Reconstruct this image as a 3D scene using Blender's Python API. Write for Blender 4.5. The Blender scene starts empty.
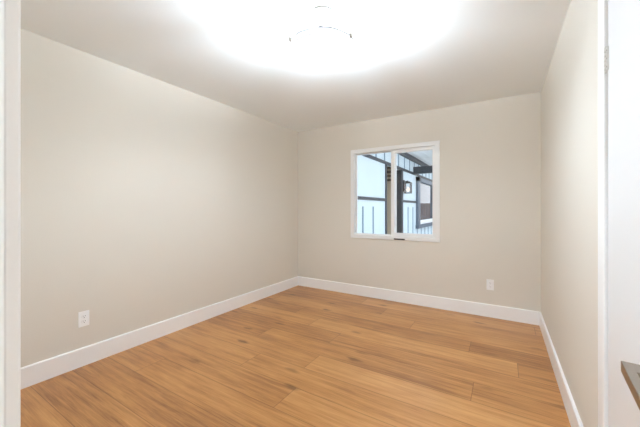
import bpy, bmesh, math, random
from mathutils import Vector, Matrix

random.seed(7)
sc = bpy.context.scene
COL = sc.collection
R = math.radians

# ------------------------------------------------------------------ camera
cam_d = bpy.data.cameras.new('camera')
cam_d.sensor_width = 36.0
cam_d.lens = 297.0 * 36.0 / 640.0
cam_d.shift_y = -5.0 / 640.0
cam_d.clip_start = 0.01
cam = bpy.data.objects.new('camera', cam_d)
cam.location = (0, 0, 1.22)
cam.rotation_euler = (R(90), 0, R(31.6))
COL.objects.link(cam)
sc.camera = cam

# ------------------------------------------------------------------ world / exposure
w = bpy.data.worlds.new('sky'); sc.world = w; w.use_nodes = True
nt = w.node_tree; nt.nodes.clear()
wo = nt.nodes.new('ShaderNodeOutputWorld'); bg = nt.nodes.new('ShaderNodeBackground')
tc = nt.nodes.new('ShaderNodeTexCoord'); sx = nt.nodes.new('ShaderNodeSeparateXYZ')
rp = nt.nodes.new('ShaderNodeValToRGB')
rp.color_ramp.elements[0].position = 0.0; rp.color_ramp.elements[0].color = (0.93, 0.96, 1.0, 1)
rp.color_ramp.elements[1].position = 0.8; rp.color_ramp.elements[1].color = (0.70, 0.85, 1.0, 1)
nt.links.new(tc.outputs['Generated'], sx.inputs[0]); nt.links.new(sx.outputs[2], rp.inputs[0])
nt.links.new(rp.outputs[0], bg.inputs[0]); nt.links.new(bg.outputs[0], wo.inputs[0])
bg.inputs[1].default_value = 1.9

BULB_STRENGTH = 950.0        # the three bulbs of the bedroom lamp
HALL_FILL_STRENGTH = 140.0         # fill dome added out of view in the hall behind the camera
LANTERN_STRENGTH = 3.5

vs = sc.view_settings
vs.view_transform = 'Standard'; vs.look = 'None'; vs.exposure = 0.13; vs.gamma = 1.0
vs.use_curve_mapping = False
sc.cycles.use_denoising = True
sc.cycles.max_bounces = 16; sc.cycles.diffuse_bounces = 10; sc.cycles.glossy_bounces = 6
sc.cycles.transparent_max_bounces = 12
sc.cycles.sample_clamp_indirect = 6.0

# ------------------------------------------------------------------ helpers
def srgb(r, g, b):
    def f(c):
        c /= 255.0
        return c / 12.92 if c <= 0.04045 else ((c + 0.055) / 1.055) ** 2.4
    return (f(r), f(g), f(b), 1)

def mat(name, col, rough=0.5, metal=0.0, spec=0.5, bump=0.0, bscale=200.0, bdist=0.002, var=0.0, vscale=3.0):
    m = bpy.data.materials.new(name); m.use_nodes = True
    n = m.node_tree.nodes; l = m.node_tree.links
    p = n['Principled BSDF']
    p.inputs['Base Color'].default_value = col
    p.inputs['Roughness'].default_value = rough
    p.inputs['Metallic'].default_value = metal
    p.inputs['Specular IOR Level'].default_value = spec
    g = n.new('ShaderNodeNewGeometry')
    if bump:
        t = n.new('ShaderNodeTexNoise'); t.inputs['Scale'].default_value = bscale; t.inputs['Detail'].default_value = 3
        b = n.new('ShaderNodeBump'); b.inputs['Strength'].default_value = bump; b.inputs['Distance'].default_value = bdist
        l.new(g.outputs['Position'], t.inputs['Vector']); l.new(t.outputs['Fac'], b.inputs['Height'])
        l.new(b.outputs[0], p.inputs['Normal'])
    if var:
        t = n.new('ShaderNodeTexNoise'); t.inputs['Scale'].default_value = vscale; t.inputs['Detail'].default_value = 4
        h = n.new('ShaderNodeHueSaturation'); mr = n.new('ShaderNodeMapRange')
        mr.inputs[1].default_value = 0.3; mr.inputs[2].default_value = 0.7
        mr.inputs[3].default_value = 1 - var; mr.inputs[4].default_value = 1 + var
        l.new(g.outputs['Position'], t.inputs['Vector']); l.new(t.outputs['Fac'], mr.inputs[0])
        h.inputs['Color'].default_value = col
        l.new(mr.outputs[0], h.inputs['Value']); l.new(h.outputs[0], p.inputs['Base Color'])
    return m

def emit(name, col, strength):
    m = bpy.data.materials.new(name); m.use_nodes = True
    n = m.node_tree.nodes; n.clear(); l = m.node_tree.links
    e = n.new('ShaderNodeEmission'); o = n.new('ShaderNodeOutputMaterial')
    e.inputs[0].default_value = col; e.inputs[1].default_value = strength
    l.new(e.outputs[0], o.inputs[0])
    return m

def pane_glass(name, tint=(1, 1, 1, 1), ior=1.5):
    """thin window glass: clear, with Fresnel reflections"""
    m = bpy.data.materials.new(name); m.use_nodes = True
    n = m.node_tree.nodes; n.clear(); l = m.node_tree.links
    o = n.new('ShaderNodeOutputMaterial'); mx = n.new('ShaderNodeMixShader')
    t = n.new('ShaderNodeBsdfTransparent'); g = n.new('ShaderNodeBsdfGlossy'); f = n.new('ShaderNodeFresnel')
    t.inputs[0].default_value = tint; g.inputs['Roughness'].default_value = 0.0; f.inputs['IOR'].default_value = ior
    l.new(f.outputs[0], mx.inputs[0]); l.new(t.outputs[0], mx.inputs[1]); l.new(g.outputs[0], mx.inputs[2])
    l.new(mx.outputs[0], o.inputs[0])
    return m

class MB:
    def __init__(self): self.bm = bmesh.new()
    def box(self, x0, x1, y0, y1, z0, z1, bevel=0.0, seg=2):
        r = bmesh.ops.create_cube(self.bm, size=1.0)
        vs_ = r['verts']
        x0, x1 = min(x0, x1), max(x0, x1); y0, y1 = min(y0, y1), max(y0, y1); z0, z1 = min(z0, z1), max(z0, z1)
        for v in vs_:
            v.co = Vector((x0 + (v.co.x + .5) * (x1 - x0), y0 + (v.co.y + .5) * (y1 - y0), z0 + (v.co.z + .5) * (z1 - z0)))
        if bevel:
            es = list({e for v in vs_ for e in v.link_edges})
            bmesh.ops.bevel(self.bm, geom=es, offset=bevel, segments=seg, affect='EDGES', profile=0.5)
        return self
    def prism(self, pts, axis, a, b):
        """closed 2-D outline swept along an axis; pts are the other two coordinates in order"""
        def mk(p, t):
            if axis == 'x': return (t, p[0], p[1])
            if axis == 'y': return (p[0], t, p[1])
            return (p[0], p[1], t)
        A = [self.bm.verts.new(mk(p, a)) for p in pts]; B = [self.bm.verts.new(mk(p, b)) for p in pts]
        n = len(pts)
        fs = [self.bm.faces.new(A), self.bm.faces.new(list(reversed(B)))]
        for i in range(n):
            fs.append(self.bm.faces.new((A[i], B[i], B[(i + 1) % n], A[(i + 1) % n])))
        bmesh.ops.recalc_face_normals(self.bm, faces=fs)
        return self
    def lathe(self, prof, loc=(0, 0, 0), n=40, axis='z'):
        """profile of (radius, height) pairs turned about an axis"""
        rings = []
        def P(r, h, a):
            u, v = r * math.cos(a), r * math.sin(a)
            if axis == 'z': q = (u, v, h)
            elif axis == 'x': q = (h, u, v)
            else: q = (u, h, v)
            return (q[0] + loc[0], q[1] + loc[1], q[2] + loc[2])
        for r, h in prof:
            if r < 1e-6: rings.append([self.bm.verts.new(P(0, h, 0))])
            else: rings.append([self.bm.verts.new(P(r, h, 2 * math.pi * i / n)) for i in range(n)])
        fs = []
        for a, b in zip(rings[:-1], rings[1:]):
            for i in range(n):
                j = (i + 1) % n
                if len(a) == 1 and len(b) == 1: continue
                if len(a) == 1: fs.append(self.bm.faces.new((a[0], b[j], b[i])))
                elif len(b) == 1: fs.append(self.bm.faces.new((a[i], a[j], b[0])))
                else: fs.append(self.bm.faces.new((a[i], a[j], b[j], b[i])))
        bmesh.ops.recalc_face_normals(self.bm, faces=fs)
        for f in fs: f.smooth = True
        return self
    def torus(self, R_, r, z, n=64, m=10, loc=(0, 0)):
        g = [[self.bm.verts.new((loc[0] + (R_ + r * math.cos(2 * math.pi * j / m)) * math.cos(2 * math.pi * i / n),
                                 loc[1] + (R_ + r * math.cos(2 * math.pi * j / m)) * math.sin(2 * math.pi * i / n),
                                 z + r * math.sin(2 * math.pi * j / m))) for j in range(m)] for i in range(n)]
        for i in range(n):
            for j in range(m):
                f = self.bm.faces.new((g[i][j], g[(i + 1) % n][j], g[(i + 1) % n][(j + 1) % m], g[i][(j + 1) % m])); f.smooth = True
        return self
    def tube(self, p, q, r, n=12):
        p = Vector(p); q = Vector(q); d = (q - p)
        rot = d.to_track_quat('Z', 'Y').to_matrix().to_4x4()
        bmesh.ops.create_cone(self.bm, cap_ends=True, segments=n, radius1=r, radius2=r, depth=d.length,
                              matrix=Matrix.Translation((p + q) / 2) @ rot)
        return self
    def build(self, name, m, parent=None, loc=None):
        me = bpy.data.meshes.new(name); self.bm.to_mesh(me); self.bm.free()
        o = bpy.data.objects.new(name, me); COL.objects.link(o)
        me.materials.append(m)
        if parent: o.parent = parent
        if loc: o.location = loc
        return o

def thing(name, loc, label=None, cat=None, group=None, kind=None, rot=(0, 0, 0)):
    o = bpy.data.objects.new(name, None); COL.objects.link(o)
    o.location = loc; o.rotation_euler = rot; o.empty_display_size = 0.1
    return tag(o, label, cat, group, kind)
def tag(o, label=None, cat=None, group=None, kind=None):
    if label: o['label'] = label
    if cat: o['category'] = cat
    if group: o['group'] = group
    if kind: o['kind'] = kind
    return o
def struct(o, label=None, cat=None): return tag(o, label, cat, None, 'structure')

# ------------------------------------------------------------------ materials
M = {}
M['wall'] = mat('greige wall paint', srgb(224, 219, 209), 0.75, spec=0.3, bump=0.25, bscale=140, bdist=0.0015)
M['ceil'] = mat('ceiling paint', srgb(243, 248, 250), 0.85, spec=0.2, bump=0.3, bscale=110, bdist=0.002)
M['trim'] = mat('white semi gloss trim', srgb(249, 250, 251), 0.35, bump=0.03, bscale=60)
M['door'] = mat('white door paint', srgb(236, 238, 240), 0.4, bump=0.03, bscale=60)
M['vinyl'] = mat('white vinyl', srgb(240, 241, 241), 0.35, bump=0.02, bscale=80)
M['plastic'] = mat('white outlet plastic', srgb(249, 250, 251), 0.35, bump=0.02, bscale=80)
M['slot'] = mat('dark slot', srgb(60, 60, 62), 0.6)
M['black'] = mat('black plastic', srgb(22, 22, 24), 0.45)
M['nickel'] = mat('brushed nickel', srgb(168, 158, 146), 0.32, metal=1.0, bump=0.05, bscale=400)
M['darkmetal'] = mat('dark nickel', srgb(70, 68, 66), 0.25, metal=1.0)
M['hinge'] = mat('satin steel', srgb(226, 225, 222), 0.4, metal=0.5)
M['lampwhite'] = mat('white lamp metal', srgb(235, 235, 232), 0.4)
def frosted(name, col):
    m = bpy.data.materials.new(name); m.use_nodes = True
    n = m.node_tree.nodes; n.clear(); l = m.node_tree.links
    o = n.new('ShaderNodeOutputMaterial'); mx = n.new('ShaderNodeMixShader')
    t = n.new('ShaderNodeBsdfTranslucent'); d = n.new('ShaderNodeBsdfDiffuse')
    t.inputs[0].default_value = col; d.inputs[0].default_value = col; mx.inputs[0].default_value = 0.15
    l.new(t.outputs[0], mx.inputs[1]); l.new(d.outputs[0], mx.inputs[2]); l.new(mx.outputs[0], o.inputs[0])
    return m
M['frost'] = frosted('frosted white shade', (0.96, 0.96, 0.96, 1))
M['bulb'] = emit('bulb glow', (0.83, 0.962, 1.085, 1), BULB_STRENGTH)
M['hall'] = emit('hall fill glow', (0.74, 0.88, 1.05, 1), HALL_FILL_STRENGTH)
M['lanternbulb'] = emit('lantern bulb glow', (1.0, 0.60, 0.28, 1), LANTERN_STRENGTH)
M['glass'] = pane_glass('window glass')
M['lampglass'] = pane_glass('clear lamp glass', ior=1.35)
M['siding'] = mat('pale blue siding', srgb(212, 228, 237), 0.6, bump=0.05, bscale=30, var=0.02)
M['slate'] = mat('slate blue trim', srgb(40, 50, 60), 0.55, bump=0.05, bscale=30)
M['groove'] = mat('blue grey batten', srgb(128, 152, 172), 0.55)
M['tan'] = mat('tan plaster', srgb(196, 184, 164), 0.7, bump=0.1, bscale=60)
M['brown'] = mat('dark brown timber', srgb(74, 62, 54), 0.6, bump=0.1, bscale=40, var=0.1)
M['soffit'] = mat('white soffit boards', srgb(244, 245, 246), 0.6, bump=0.03, bscale=30)
M['greyframe'] = mat('grey window frame', srgb(92, 106, 122), 0.5)
M['darkglass'] = mat('dark house glass', srgb(70, 84, 98), 0.02, spec=0.9)
M['concrete'] = mat('pale concrete', srgb(222, 221, 216), 0.8, bump=0.2, bscale=50, var=0.06)
M['fence'] = mat('brown fence boards', srgb(140, 104, 78), 0.75, bump=0.2, bscale=30, var=0.12, vscale=6)

def floor_material():
    m = bpy.data.materials.new('oak plank floor'); m.use_nodes = True
    N = m.node_tree.nodes; L = m.node_tree.links; p = N['Principled BSDF']
    def math_(op, a, b=None, c=None):
        n = N.new('ShaderNodeMath'); n.operation = op
        for i, v in enumerate((a, b, c)):
            if v is None: continue
            if isinstance(v, (int, float)): n.inputs[i].default_value = v
            else: L.new(v, n.inputs[i])
        return n.outputs[0]
    g = N.new('ShaderNodeNewGeometry'); s = N.new('ShaderNodeSeparateXYZ'); L.new(g.outputs['Position'], s.inputs[0])
    X, Y = s.outputs[0], s.outputs[1]
    W_, LEN = 0.235, 1.83
    yr = math_('DIVIDE', math_('ADD', Y, 10.0 * W_ - 0.225), W_)
    row = math_('FLOOR', yr); fy = math_('FRACT', yr)
    wn = N.new('ShaderNodeTexWhiteNoise'); wn.noise_dimensions = '1D'; L.new(row, wn.inputs['W'])
    xr = math_('ADD', math_('DIVIDE', math_('ADD', X, 20.0), LEN), math_('MULTIPLY', wn.outputs['Value'], 7.0))
    plank = math_('FLOOR', xr); fx = math_('FRACT', xr)
    cv = N.new('ShaderNodeCombineXYZ'); L.new(math_('ADD', row, 5.0), cv.inputs[0]); L.new(plank, cv.inputs[1])
    wn2 = N.new('ShaderNodeTexWhiteNoise'); wn2.noise_dimensions = '2D'; L.new(cv.outputs[0], wn2.inputs['Vector'])
    rnd = wn2.outputs['Value']
    # grain: noise stretched along the plank, shifted per plank
    def grain(sx_, sy_, scale, detail, rough=0.6, dist=0.0):
        c = N.new('ShaderNodeCombineXYZ')
        L.new(math_('ADD', math_('MULTIPLY', X, sx_), math_('MULTIPLY', rnd, 37.0)), c.inputs[0])
        L.new(math_('ADD', math_('MULTIPLY', Y, sy_), math_('MULTIPLY', rnd, 91.0)), c.inputs[1])
        L.new(math_('MULTIPLY', rnd, 13.0), c.inputs[2])
        t = N.new('ShaderNodeTexNoise'); t.inputs['Scale'].default_value = scale
        t.inputs['Detail'].default_value = detail; t.inputs['Roughness'].default_value = rough
        t.inputs['Distortion'].default_value = dist
        L.new(c.outputs[0], t.inputs['Vector']); return t.outputs['Fac']
    g1 = grain(0.7, 13.0, 2.2, 7, 0.66, 0.35)
    g2 = grain(3.0, 110.0, 2.0, 4, 0.7)
    g3 = grain(1.0, 2.2, 2.0, 3, 0.5)
    ramp = N.new('ShaderNodeValToRGB'); e = ramp.color_ramp.elements
    e[0].position = 0.30; e[0].color = srgb(124, 76, 42)
    e[1].position = 0.70; e[1].color = srgb(218, 167, 112)
    k = ramp.color_ramp.elements.new(0.5); k.color = srgb(190, 136, 82)
    mixv = math_('ADD', math_('MULTIPLY', g1, 0.50), math_('ADD', math_('MULTIPLY', g2, 0.28), math_('MULTIPLY', g3, 0.22)))
    tone = math_('ADD', mixv, math_('MULTIPLY', math_('SUBTRACT', rnd, 0.5), 0.13))
    L.new(tone, ramp.inputs[0])
    # knots
    c = N.new('ShaderNodeCombineXYZ')
    L.new(math_('MULTIPLY', X, 0.9), c.inputs[0]); L.new(math_('MULTIPLY', Y, 2.6), c.inputs[1])
    nz = N.new('ShaderNodeTexNoise'); nz.inputs['Scale'].default_value = 9.0; L.new(c.outputs[0], nz.inputs['Vector'])
    mv = N.new('ShaderNodeVectorMath'); mv.operation = 'MULTIPLY_ADD'; L.new(nz.outputs['Color'], mv.inputs[0])
    mv.inputs[1].default_value = (0.09, 0.09, 0); L.new(c.outputs[0], mv.inputs[2])
    vo = N.new('ShaderNodeTexVoronoi'); vo.voronoi_dimensions = '2D'; vo.inputs['Scale'].default_value = 1.35
    L.new(mv.outputs[0], vo.inputs['Vector'])
    kn = N.new('ShaderNodeMapRange'); kn.interpolation_type = 'SMOOTHSTEP'
    L.new(vo.outputs['Distance'], kn.inputs[0])
    kn.inputs[1].default_value = 0.02; kn.inputs[2].default_value = 0.11; kn.inputs[3].default_value = 0.75; kn.inputs[4].default_value = 0.0
    mk = N.new('ShaderNodeMix'); mk.data_type = 'RGBA'
    sc_ = N.new('ShaderNodeSeparateColor'); L.new(vo.outputs['Color'], sc_.inputs[0])
    kf = math_('MULTIPLY', kn.outputs[0], math_('MULTIPLY', math_('GREATER_THAN', sc_.outputs[0], 0.35), math_('ADD', math_('MULTIPLY', sc_.outputs[1], 0.9), 0.35)))
    L.new(math_('MULTIPLY', kf, math_('ADD', math_('MULTIPLY', g2, 0.9), 0.4)), mk.inputs['Factor']); L.new(ramp.outputs[0], mk.inputs[6]); mk.inputs[7].default_value = srgb(96, 60, 34)
    # seams
    sy_ = math_('MINIMUM', fy, math_('SUBTRACT', 1.0, fy)); sx_ = math_('MINIMUM', fx, math_('SUBTRACT', 1.0, fx))
    d = math_('MINIMUM', math_('MULTIPLY', sy_, W_), math_('MULTIPLY', sx_, LEN))
    sm = N.new('ShaderNodeMapRange'); L.new(d, sm.inputs[0])
    sm.inputs[1].default_value = 0.0008; sm.inputs[2].default_value = 0.0028; sm.inputs[3].default_value = 0.62; sm.inputs[4].default_value = 0.0
    ms = N.new('ShaderNodeMix'); ms.data_type = 'RGBA'
    L.new(sm.outputs[0], ms.inputs['Factor']); L.new(mk.outputs[2], ms.inputs[6]); ms.inputs[7].default_value = srgb(84, 52, 28)
    L.new(ms.outputs[2], p.inputs['Base Color'])
    rr = N.new('ShaderNodeMapRange'); L.new(g1, rr.inputs[0]); rr.inputs[3].default_value = 0.24; rr.inputs[4].default_value = 0.38
    L.new(rr.outputs[0], p.inputs['Roughness'])
    p.inputs['Specular IOR Level'].default_value = 0.42
    b = N.new('ShaderNodeBump'); b.inputs['Strength'].default_value = 0.15; b.inputs['Distance'].default_value = 0.001
    L.new(math_('SUBTRACT', g2, math_('MULTIPLY', sm.outputs[0], 1.5)), b.inputs['Height']); L.new(b.outputs[0], p.inputs['Normal'])
    return m
M['floor'] = floor_material()

# ------------------------------------------------------------------ room shell
XL, XR, YB, YF, H = -2.78, 0.34, 3.85, 0.096, 2.44
T = 0.12
# window opening / closet doorway / entry doorway
WX0, WX1, WZ0, WZ1 = -1.829, -0.669, 0.824, 2.030
DY0, DY1, DZ = 0.722, 1.508, 2.005
EX0, EX1, EZ = -0.483, 0.283, 2.04

struct(MB().box(XL - T, 1.30, -1.55, YB + T, -0.1, 0.0).build('floor', M['floor']), 'honey oak plank floor of the empty room', 'floor')
struct(MB().box(XL - T, 1.30, -1.55, YB + T, H, H + 0.1).build('ceiling', M['ceil']), 'pale matte ceiling of the empty room', 'ceiling')
struct(MB().box(XL - T, XL, YF - T, YB, 0, H).build('wall_left', M['wall']), 'long bare greige wall on the left', 'wall')
b = MB(); b.box(XL - T, WX0, YB, YB + T, 0, H).box(WX1, XR + T, YB, YB + T, 0, H)
b.box(WX0, WX1, YB, YB + T, 0, WZ0).box(WX0, WX1, YB, YB + T, WZ1, H)
struct(b.build('wall_back', M['wall']), 'greige end wall holding the window', 'wall')
b = MB(); b.box(XR, XR + T, YF - T, DY0, 0, H).box(XR, XR + T, DY1, YB, 0, H).box(XR, XR + T, DY0, DY1, DZ, H)
struct(b.build('wall_right', M['wall']), 'bright greige wall on the right beside the white door', 'wall')
b = MB(); b.box(XL, EX0, YF - T, YF, 0, H).box(EX1, XR, YF - T, YF, 0, H).box(EX0, EX1, YF - T, YF, EZ, H)
struct(b.build('wall_front', M['wall']))
# unseen closet walls added to block sky light, hall behind the entry
b = MB(); b.box(1.18, 1.30, DY0 - .3, DY1 + .3, 0, H).box(XR + T, 1.18, DY0 - .3, DY0 - .18, 0, H).box(XR + T, 1.18, DY1 + .18, DY1 + .3, 0, H)
struct(b.build('wall_closet', M['wall']))
b = MB(); b.box(-1.8, 1.30, -1.55, -1.43, 0, H).box(-1.8, -1.68, -1.43, YF - T, 0, H).box(1.18, 1.30, -1.43, YF - T, 0, H)
b.box(XR, 1.18, YF - T - .1, YF - T, 0, H)
struct(b.build('wall_hall', M['wall']))

# baseboards: tall flat board with eased top edge
BH, BT = 0.142, 0.015
def prof(o, s):   # outline across the board, o = wall plane, s = direction into the room
    return [(o, 0), (o + s * BT, 0), (o + s * BT, BH - .006), (o + s * (BT - .005), BH), (o, BH)]
struct(MB().prism(prof(XL, 1), 'y', YF, YB).build('baseboard_left', M['trim']), 'tall white baseboard along the left wall', 'baseboard')
struct(MB().prism(prof(YB, -1), 'x', XL + BT, XR - BT).build('baseboard_back', M['trim']), 'tall white baseboard under the window wall', 'baseboard')
struct(MB().prism(prof(XR, -1), 'y', 1.587, YB).build('baseboard_right', M['trim']), 'tall white baseboard along the right wall', 'baseboard')
struct(MB().prism(prof(YF, 1), 'x', XL + BT, -0.555).build('baseboard_front', M['trim']))

# casings and jamb linings
b = MB(); cx0, cx1 = XR - .018, XR
b.box(cx0, cx1, 1.503, 1.587, 0, 2.087, .003).box(cx0, cx1, .643, .727, 0, 2.087, .003).box(cx0, cx1, .727, 1.503, 2.003, 2.087, .003)
b.box(XR, XR + T, DY1 - .004, DY1 + .02, 0, DZ + .001).box(XR, XR + T, DY0 - .02, DY0 + .004, 0, DZ + .001).box(XR, XR + T, DY0, DY1, DZ - .002, DZ + .02)
struct(b.build('trim_1', M['trim']), 'white casing around the white door', 'door casing')
b = MB()
b.box(-.545, -.470, YF, YF + .0145, 0, 2.1, .0025).box(.270, .335, YF, YF + .0145, 0, 2.1, .0025).box(-.47, .27, YF, YF + .0145, 2.03, 2.1, .0025)
b.box(EX0, -.465, YF - T - .002, YF - .0005, 0, EZ).box(.265, EX1, YF - T - .002, YF - .0005, 0, EZ).box(-.465, .265, YF - T - .002, YF - .0005, EZ - .018, EZ)
struct(b.build('trim_2', M['trim']), 'white doorway casing at the left edge of the view', 'door casing')

# ------------------------------------------------------------------ window
FX0, FX1, FZ0, FZ1 = -1.848, -0.652, 0.806, 2.049
IX0, IX1, IZ0, IZ1 = -1.797, -0.705, 0.858, 1.996
win = thing('window_1', ((FX0 + FX1) / 2, YB, FZ0), 'white vinyl sliding window in the end wall', 'window', kind='structure')
ox, oy, oz = win.location
def wbox(b, x0, x1, y0, y1, z0, z1, bev=0.0): return b.box(x0 - ox, x1 - ox, y0 - oy, y1 - oy, z0 - oz, z1 - oz, bev)
def ring(b, x0, x1, z0, z1, wl, wr, wb, wt, y0, y1, bev=0.002):
    wbox(b, x0, x0 + wl, y0, y1, z0, z1, bev); wbox(b, x1 - wr, x1, y0, y1, z0, z1, bev)
    wbox(b, x0 + wl - .001, x1 - wr + .001, y0, y1, z0, z0 + wb, bev); wbox(b, x0 + wl - .001, x1 - wr + .001, y0, y1, z1 - wt, z1, bev)
b = MB(); fw = .052
ring(b, FX0, FX1, FZ0, FZ1, fw, fw + .002, fw, fw + .002, YB - .016, YB, .003)
ring(b, WX0, WX1, WZ0, WZ1, IX0 - WX0, WX1 - IX1, IZ0 - WZ0, WZ1 - IZ1, YB - .001, YB + T - .01, 0)
wbox(b, IX0, IX1, YB + .046, YB + .052, IZ0, IZ0 + .012); wbox(b, IX0, IX1, YB + .046, YB + .052, IZ1 - .012, IZ1)
b.build('window_frame', M['vinyl'], win)
b = MB(); ring(b, IX0, -1.215, IZ0, IZ1, .010, .055, .010, .012, YB + .055, YB + .095, .002)
b.build('fixed_sash', M['vinyl'], win)
b = MB(); wbox(b, IX0 + .008, -1.255, YB + .073, YB + .078, IZ0 + .008, IZ1 - .010)
b.build('glass_pane', M['glass'], win)
b = MB(); ring(b, -1.264, IX1 - .001, IZ0 + .001, IZ1 - .001, .046, .034, .040, .046, YB + .004, YB + .044, .003)
sash = b.build('sliding_sash', M['vinyl'], win)
b = MB(); wbox(b, -1.220, IX1 - .033, YB + .021, YB + .026, IZ0 + .039, IZ1 - .045)
b.build('glass_pane', M['glass'], sash)
b = MB(); wbox(b, -1.218, -1.074, YB - .024, YB - .015, .8115, .8285, .002)
wbox(b, -1.16, -1.13, YB - .030, YB - .023, .814, .826, .002)
o = b.build('latch', M['black'], win); o['label'] = 'black latch bar on the bottom frame'

# ------------------------------------------------------------------ white door, ajar
HX, HY = 0.327, 1.500
door = thing('door_1', (HX, HY, 0), 'white flush door standing slightly ajar at the right edge', 'door', kind='structure', rot=(0, 0, R(-5.4)))
b = MB(); b.box(.006, .041, -.765, -.002, .012, 1.998, .002)
b.build('door_panel', M['door'], door)
for z in (0.30, 1.773):
    b = MB(); 
    for i in range(5):
        z0 = z - .0415 + i * .0166
        b.lathe([(0, z0 + .0006), (.0062, z0 + .0006), (.0062, z0 + .0160), (0, z0 + .0160)], n=16)
    b.lathe([(0, z - .0505), (.004, z - .050), (.0055, z - .0415), (0, z - .0415)], n=16)
    b.lathe([(0, z + .0415), (.0055, z + .0415), (.004, z + .050), (0, z + .0505)], n=16)
    b.box(.001, .0062, -.022, -.001, z - .0415, z + .0415, .0006)
    hg = b.build('hinge', M['hinge'], door)
    s = MB()
    for dz in (-.03, 0, .03): s.lathe([(0, -.0002), (.0032, -.0002), (.0026, -.0012), (0, -.0014)], loc=(.0012, -.0145, z + dz), n=12, axis='x')
    s.build('screw', M['nickel'], hg)
lh = thing('lever_handle', (.006, -.700, .868)); lh.parent = door; lh['label'] = 'brushed nickel lever'
MB().box(-.009, 0, -.032, .032, -.032, .032, .003).build('rosette', M['nickel'], lh)
b = MB(); b.lathe([(0, -.006), (.011, -.006), (.011, -.040), (0, -.040)], n=20, axis='x')
b.build('spindle', M['nickel'], lh)
b = MB()
b.box(-.053, -.036, -.060, .112, -.012, .012, .0015)      # bar, parallel to the door
b.box(-.038, -.012, .064, .112, -.012, .012, .0015)       # end returning towards the door
b.build('lever', M['nickel'], lh)
# mirror plate/handle on the closet side is out of sight

# ------------------------------------------------------------------ outlets
def outlet(loc, rz, label):
    t = thing('wall_outlet', loc, label, 'electrical outlet', 'wall outlets', rot=(0, 0, rz))
    # local: y = out of the wall, x = along it
    MB().box(-.036, .036, 0, .006, -.059, .059, .0025).build('cover_plate', M['plastic'], t)
    for dz in (-.0195, .0195):
        b = MB()
        pts = []
        for k in range(24):
            a = 2 * math.pi * k / 24; x = .0172 * math.cos(a); z = .0172 * math.sin(a)
            pts.append((max(-.0165, min(.0165, x)), dz + max(-.0138, min(.0138, z))))
        b.prism(pts, 'y', .004, .0088)
        r = b.build('receptacle', M['plastic'], t)
        s = MB(); s.box(-.0078, -.0054, .0084, .0092, dz - .001, dz + .008).box(.0054, .0078, .0084, .0092, dz, dz + .008)
        s.lathe([(0, .0092), (.0028, .0092), (.0028, .0084), (0, .0084)], loc=(0, 0, dz - .0075), n=14, axis='y')
        s.build('slots', M['slot'], r)
    s = MB(); s.lathe([(0, .0072), (.0022, .0070), (.003, .006), (0, .006)], n=14, axis='y')
    s.build('screw', M['hinge'], t)
outlet((XL, 1.006, .362), R(-90), 'white duplex wall outlet on the left wall near the doorway')
outlet((-.12, YB, .362), R(180), 'white duplex wall outlet on the end wall, right of the window')

# ------------------------------------------------------------------ ceiling lamp
LX, LY = -0.963, 1.59
DZL = (0, 0, -.06)      # drop of the ring below the canopy
lamp = thing('ceiling_light', (LX, LY, H), 'lit round flush ceiling light with ring and bulbs', 'ceiling light')
MB().lathe([(0, 0), (.075, 0), (.075, -.010), (.066, -.020), (.010, -.022), (.008, -.182), (.022, -.188), (.022, -.206), (.008, -.214), (0, -.215)]).build('canopy', M['lampwhite'], lamp)
MB().torus(.202, .0045, -.147).build('ring', M['darkmetal'], lamp, DZL)
MB().lathe([(.199, -.150), (.202, -.148), (.205, -.150), (.205, -.190), (.202, -.192), (.199, -.190), (.199, -.150)], n=96).build('drum_shade', M['frost'], lamp, DZL)
for k in range(3):
    a = R(115 + 120 * k); c, s = math.cos(a), math.sin(a)
    MB().tube((c * .02, s * .02, -.140), (c * .201, s * .201, -.147), .003).build('arm', M['nickel'], lamp, DZL)
    MB().lathe([(0, -.156), (.006, -.153), (.008, -.145), (.008, -.131), (.004, -.120), (0, -.116)], loc=(c * .209, s * .209, -.008), n=16).build('finial', M['nickel'], lamp, DZL)
    a += R(60); c, s = math.cos(a), math.sin(a)
    b = MB(); b.tube((c * .006, s * .006, -.100), (c * .075, s * .075, -.080), .004)
    b.lathe([(0, -.068), (.012, -.068), (.014, -.076), (.014, -.092), (0, -.092)], loc=(c * .085, s * .085, 0), n=20)
    so = b.build('socket', M['lampwhite'], lamp, DZL)
    MB().lathe([(.009, -.091), (.013, -.100), (.0145, -.120), (.0145, -.170), (.012, -.183), (.006, -.190), (0, -.192)], loc=(c * .085, s * .085, 0), n=24).build('bulb', M['bulb'], so)

hl = thing('hall_fill_light', (-.25, -.85, H), 'unseen round dome light added in the hall as fill', 'ceiling light')  # unseen lamp, added to throw cool fill through the doorway
MB().lathe([(0, 0), (.17, 0), (.17, -.02), (.155, -.024), (0, -.024)]).build('rim', M['lampwhite'], hl)
MB().lathe([(.153, -.022), (.145, -.05), (.11, -.075), (.06, -.089), (0, -.093)]).build('dome', M['hall'], hl)

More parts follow.
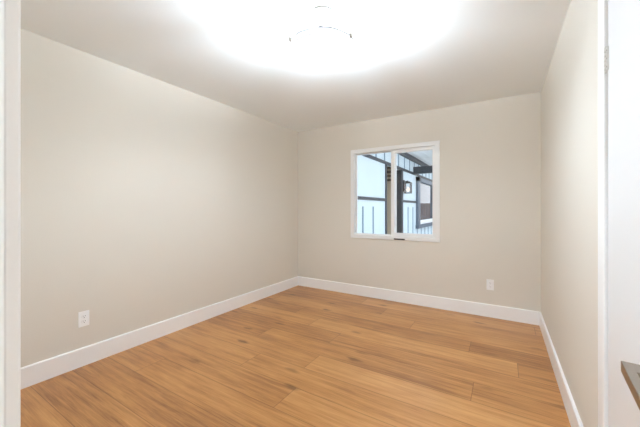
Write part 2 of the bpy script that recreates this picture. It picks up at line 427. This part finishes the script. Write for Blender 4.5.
# ------------------------------------------------------------------ outdoors
struct(MB().box(-7, 9, YB + T + .01, 26, -.25, -.15).build('patio', M['concrete']), 'pale concrete patio outside the window', 'patio')
PX = -2.80; G = -.15
wing = thing('house_wing', (PX, 4.0, G), 'pale blue house wing with slate trim seen through the window', 'house')
def hb(b, x0, x1, y0, y1, z0, z1, bev=0.0): return b.box(x0 - PX, x1 - PX, y0 - 4.0, y1 - 4.0, z0 - G, z1 - G, bev)
A0, A1, B0, B1 = 4.05, 8.10, 9.54, 17.6
b = MB(); hb(b, PX - .15, PX, A0, A1, G, 3.08); hb(b, PX - .15, PX, B0, B1, G, 3.08); hb(b, PX - .15, PX, A1, B0, 2.5, 3.08)
b.build('siding', M['siding'], wing)
b = MB(); hb(b, PX - 1.7, PX - .15, A1 - .1, A1, G, 3.08); hb(b, PX - 1.7, PX - .15, B0, B0 + .1, G, 3.08); hb(b, PX - 1.8, PX - 1.7, A1 - .1, B0 + .1, G, 3.08)
b.build('entry_wall', M['tan'], wing)
b = MB()
for i in range(4): hb(b, PX - 1.6, PX - .2, B0 - .05 - i * .02, B0, 2.12 + i * .13, 2.19 + i * .13)
hb(b, PX - 1.7, PX - .02, A1, B0, 2.62, 2.68)
b.build('entry_header', M['brown'], wing)
# slate trim boards
def trimb(name, *args):
    b = MB(); hb(b, *args, .004); return b.build(name, M['slate'], wing)
for y0, y1 in ((A0, A1), (B0, 11.42)): trimb('rail', PX - .01, PX + .028, y0, y1, 1.425, 1.500)
trimb('eave_board', PX - .01, PX + .03, A0, B1, 2.46, 2.54)
trimb('top_board', PX - .01, PX + .09, A0, B1, 2.93, 3.08)
trimb('corner_board', PX - .02, PX + .03, A1 - .08, A1 + .01, G, 2.46)
trimb('corner_post', PX - .19, PX + .03, B0 - .03, B0 + .16, G, 2.46)
def batt(y, z0, z1, m='groove'):
    b = MB(); hb(b, PX - .005, PX + .02, y - .022, y + .022, z0, z1, .003); b.build('batten', M[m], wing)
y = A0 + .46
while y < B1 - .1:
    if y < A1 - .8 or B0 + .3 < y < 11.4: batt(y, G, 1.27)
    elif y > 11.4: batt(y, G, .50)
    batt(y + .2, 2.54, 2.93)
    y += .65
# roof overhang
b = MB(); hb(b, PX - .15, PX + 1.15, A0, B1 + .3, 3.08, 3.12)
for k in range(1, 4): hb(b, PX + k * .28 - .012, PX + k * .28 + .012, A0, B1 + .3, 3.070, 3.081)
b.build('soffit', M['soffit'], wing)
trimb('fascia', PX + 1.13, PX + 1.17, A0, B1 + .3, 3.02, 3.24)
trimb('beam', PX, PX + 1.95, 11.1, 11.3, 2.50, 2.75)
trimb('porch_post', PX + 1.80, PX + 1.95, 11.12, 11.28, G, 2.50)
# its big grey window
wb = thing('window', (0, 0, 0)); wb.parent = wing
wy0, wy1, wz0, wz1 = 11.48, 14.75, .60, 2.42
b = MB()
hb(b, PX - .02, PX + .09, wy0, wy0 + .34, wz0, wz1, .004); hb(b, PX - .02, PX + .09, wy1 - .34, wy1, wz0, wz1, .004)
hb(b, PX - .02, PX + .09, wy0, wy1, wz1 - .16, wz1, .004); hb(b, PX - .02, PX + .12, wy0 - .05, wy1 + .05, wz0 - .14, wz0, .004)
b.build('window_frame', M['greyframe'], wb)
b = MB(); hb(b, PX - .02, PX + .05, wy0 + .34, wy0 + .42, wz0, wz1 - .16); hb(b, PX - .02, PX + .06, wy0 + .34, wy1 - .34, wz0, wz0 + .16, .004)
b.build('sill', M['soffit'], wb)
b = MB(); hb(b, PX - .01, PX + .012, wy0 + .34, wy1 - .34, wz0, wz1 - .16)
b.build('pane', M['darkglass'], wb)

# lantern on the house wing
ln = thing('wall_lantern', (PX, 9.84, 1.72), 'lit black box lantern on the pale blue house wall', 'lantern')
MB().box(0, .025, -.075, .075, .06, .44, .004).build('back_plate', M['black'], ln)
b = MB(); b.tube((.02, 0, .40), (.14, 0, .40), .012); b.box(.13, .15, -.01, .01, .385, .42)
b.build('bracket', M['black'], ln)
b = MB(); x0, x1, hy = .05, .24, .095
for xx in (x0, x1):
    for yy in (-hy, hy): b.box(xx - .009, xx + .009, yy - .009, yy + .009, 0, .34)
b.box(x0 - .014, x1 + .014, -hy - .014, hy + .014, .33, .355, .003).box(x0 - .012, x1 + .012, -hy - .012, hy + .012, -.004, .02, .003)
b.box(x0 + .03, x1 - .03, -hy + .03, hy - .03, .355, .385, .004)
b.build('cage', M['black'], ln)
b = MB(); b.box(x0, x0 + .003, -hy, hy, .02, .33).box(x1 - .003, x1, -hy, hy, .02, .33).box(x0, x1, -hy, -hy + .003, .02, .33).box(x0, x1, hy - .003, hy, .02, .33)
b.build('lantern_glass', M['glass'], ln)
MB().lathe([(0, .07), (.02, .08), (.030, .11), (.027, .14), (.014, .17), (.012, .20), (0, .20)], loc=(.145, 0, 0), n=20).build('bulb', M['lanternbulb'], ln)

# fence closing the yard, seen mirrored in the far window
b = MB()
x = -2.7
while x < 4.0:
    b.box(x, x + .135, 18.9, 18.922, -.12, 1.55 + random.uniform(-.02, .02)); x += .145
b.box(-2.7, 4.1, 18.93, 18.97, .2, .29).box(-2.7, 4.1, 18.93, 18.97, 1.2, 1.29)
for xx in (-2.6, -.6, 1.4, 3.4): b.box(xx, xx + .09, 18.97, 19.06, -.15, 1.5)
tag(b.build('wooden_fence', M['fence']), 'brown board fence mirrored in the far grey framed window', 'fence')
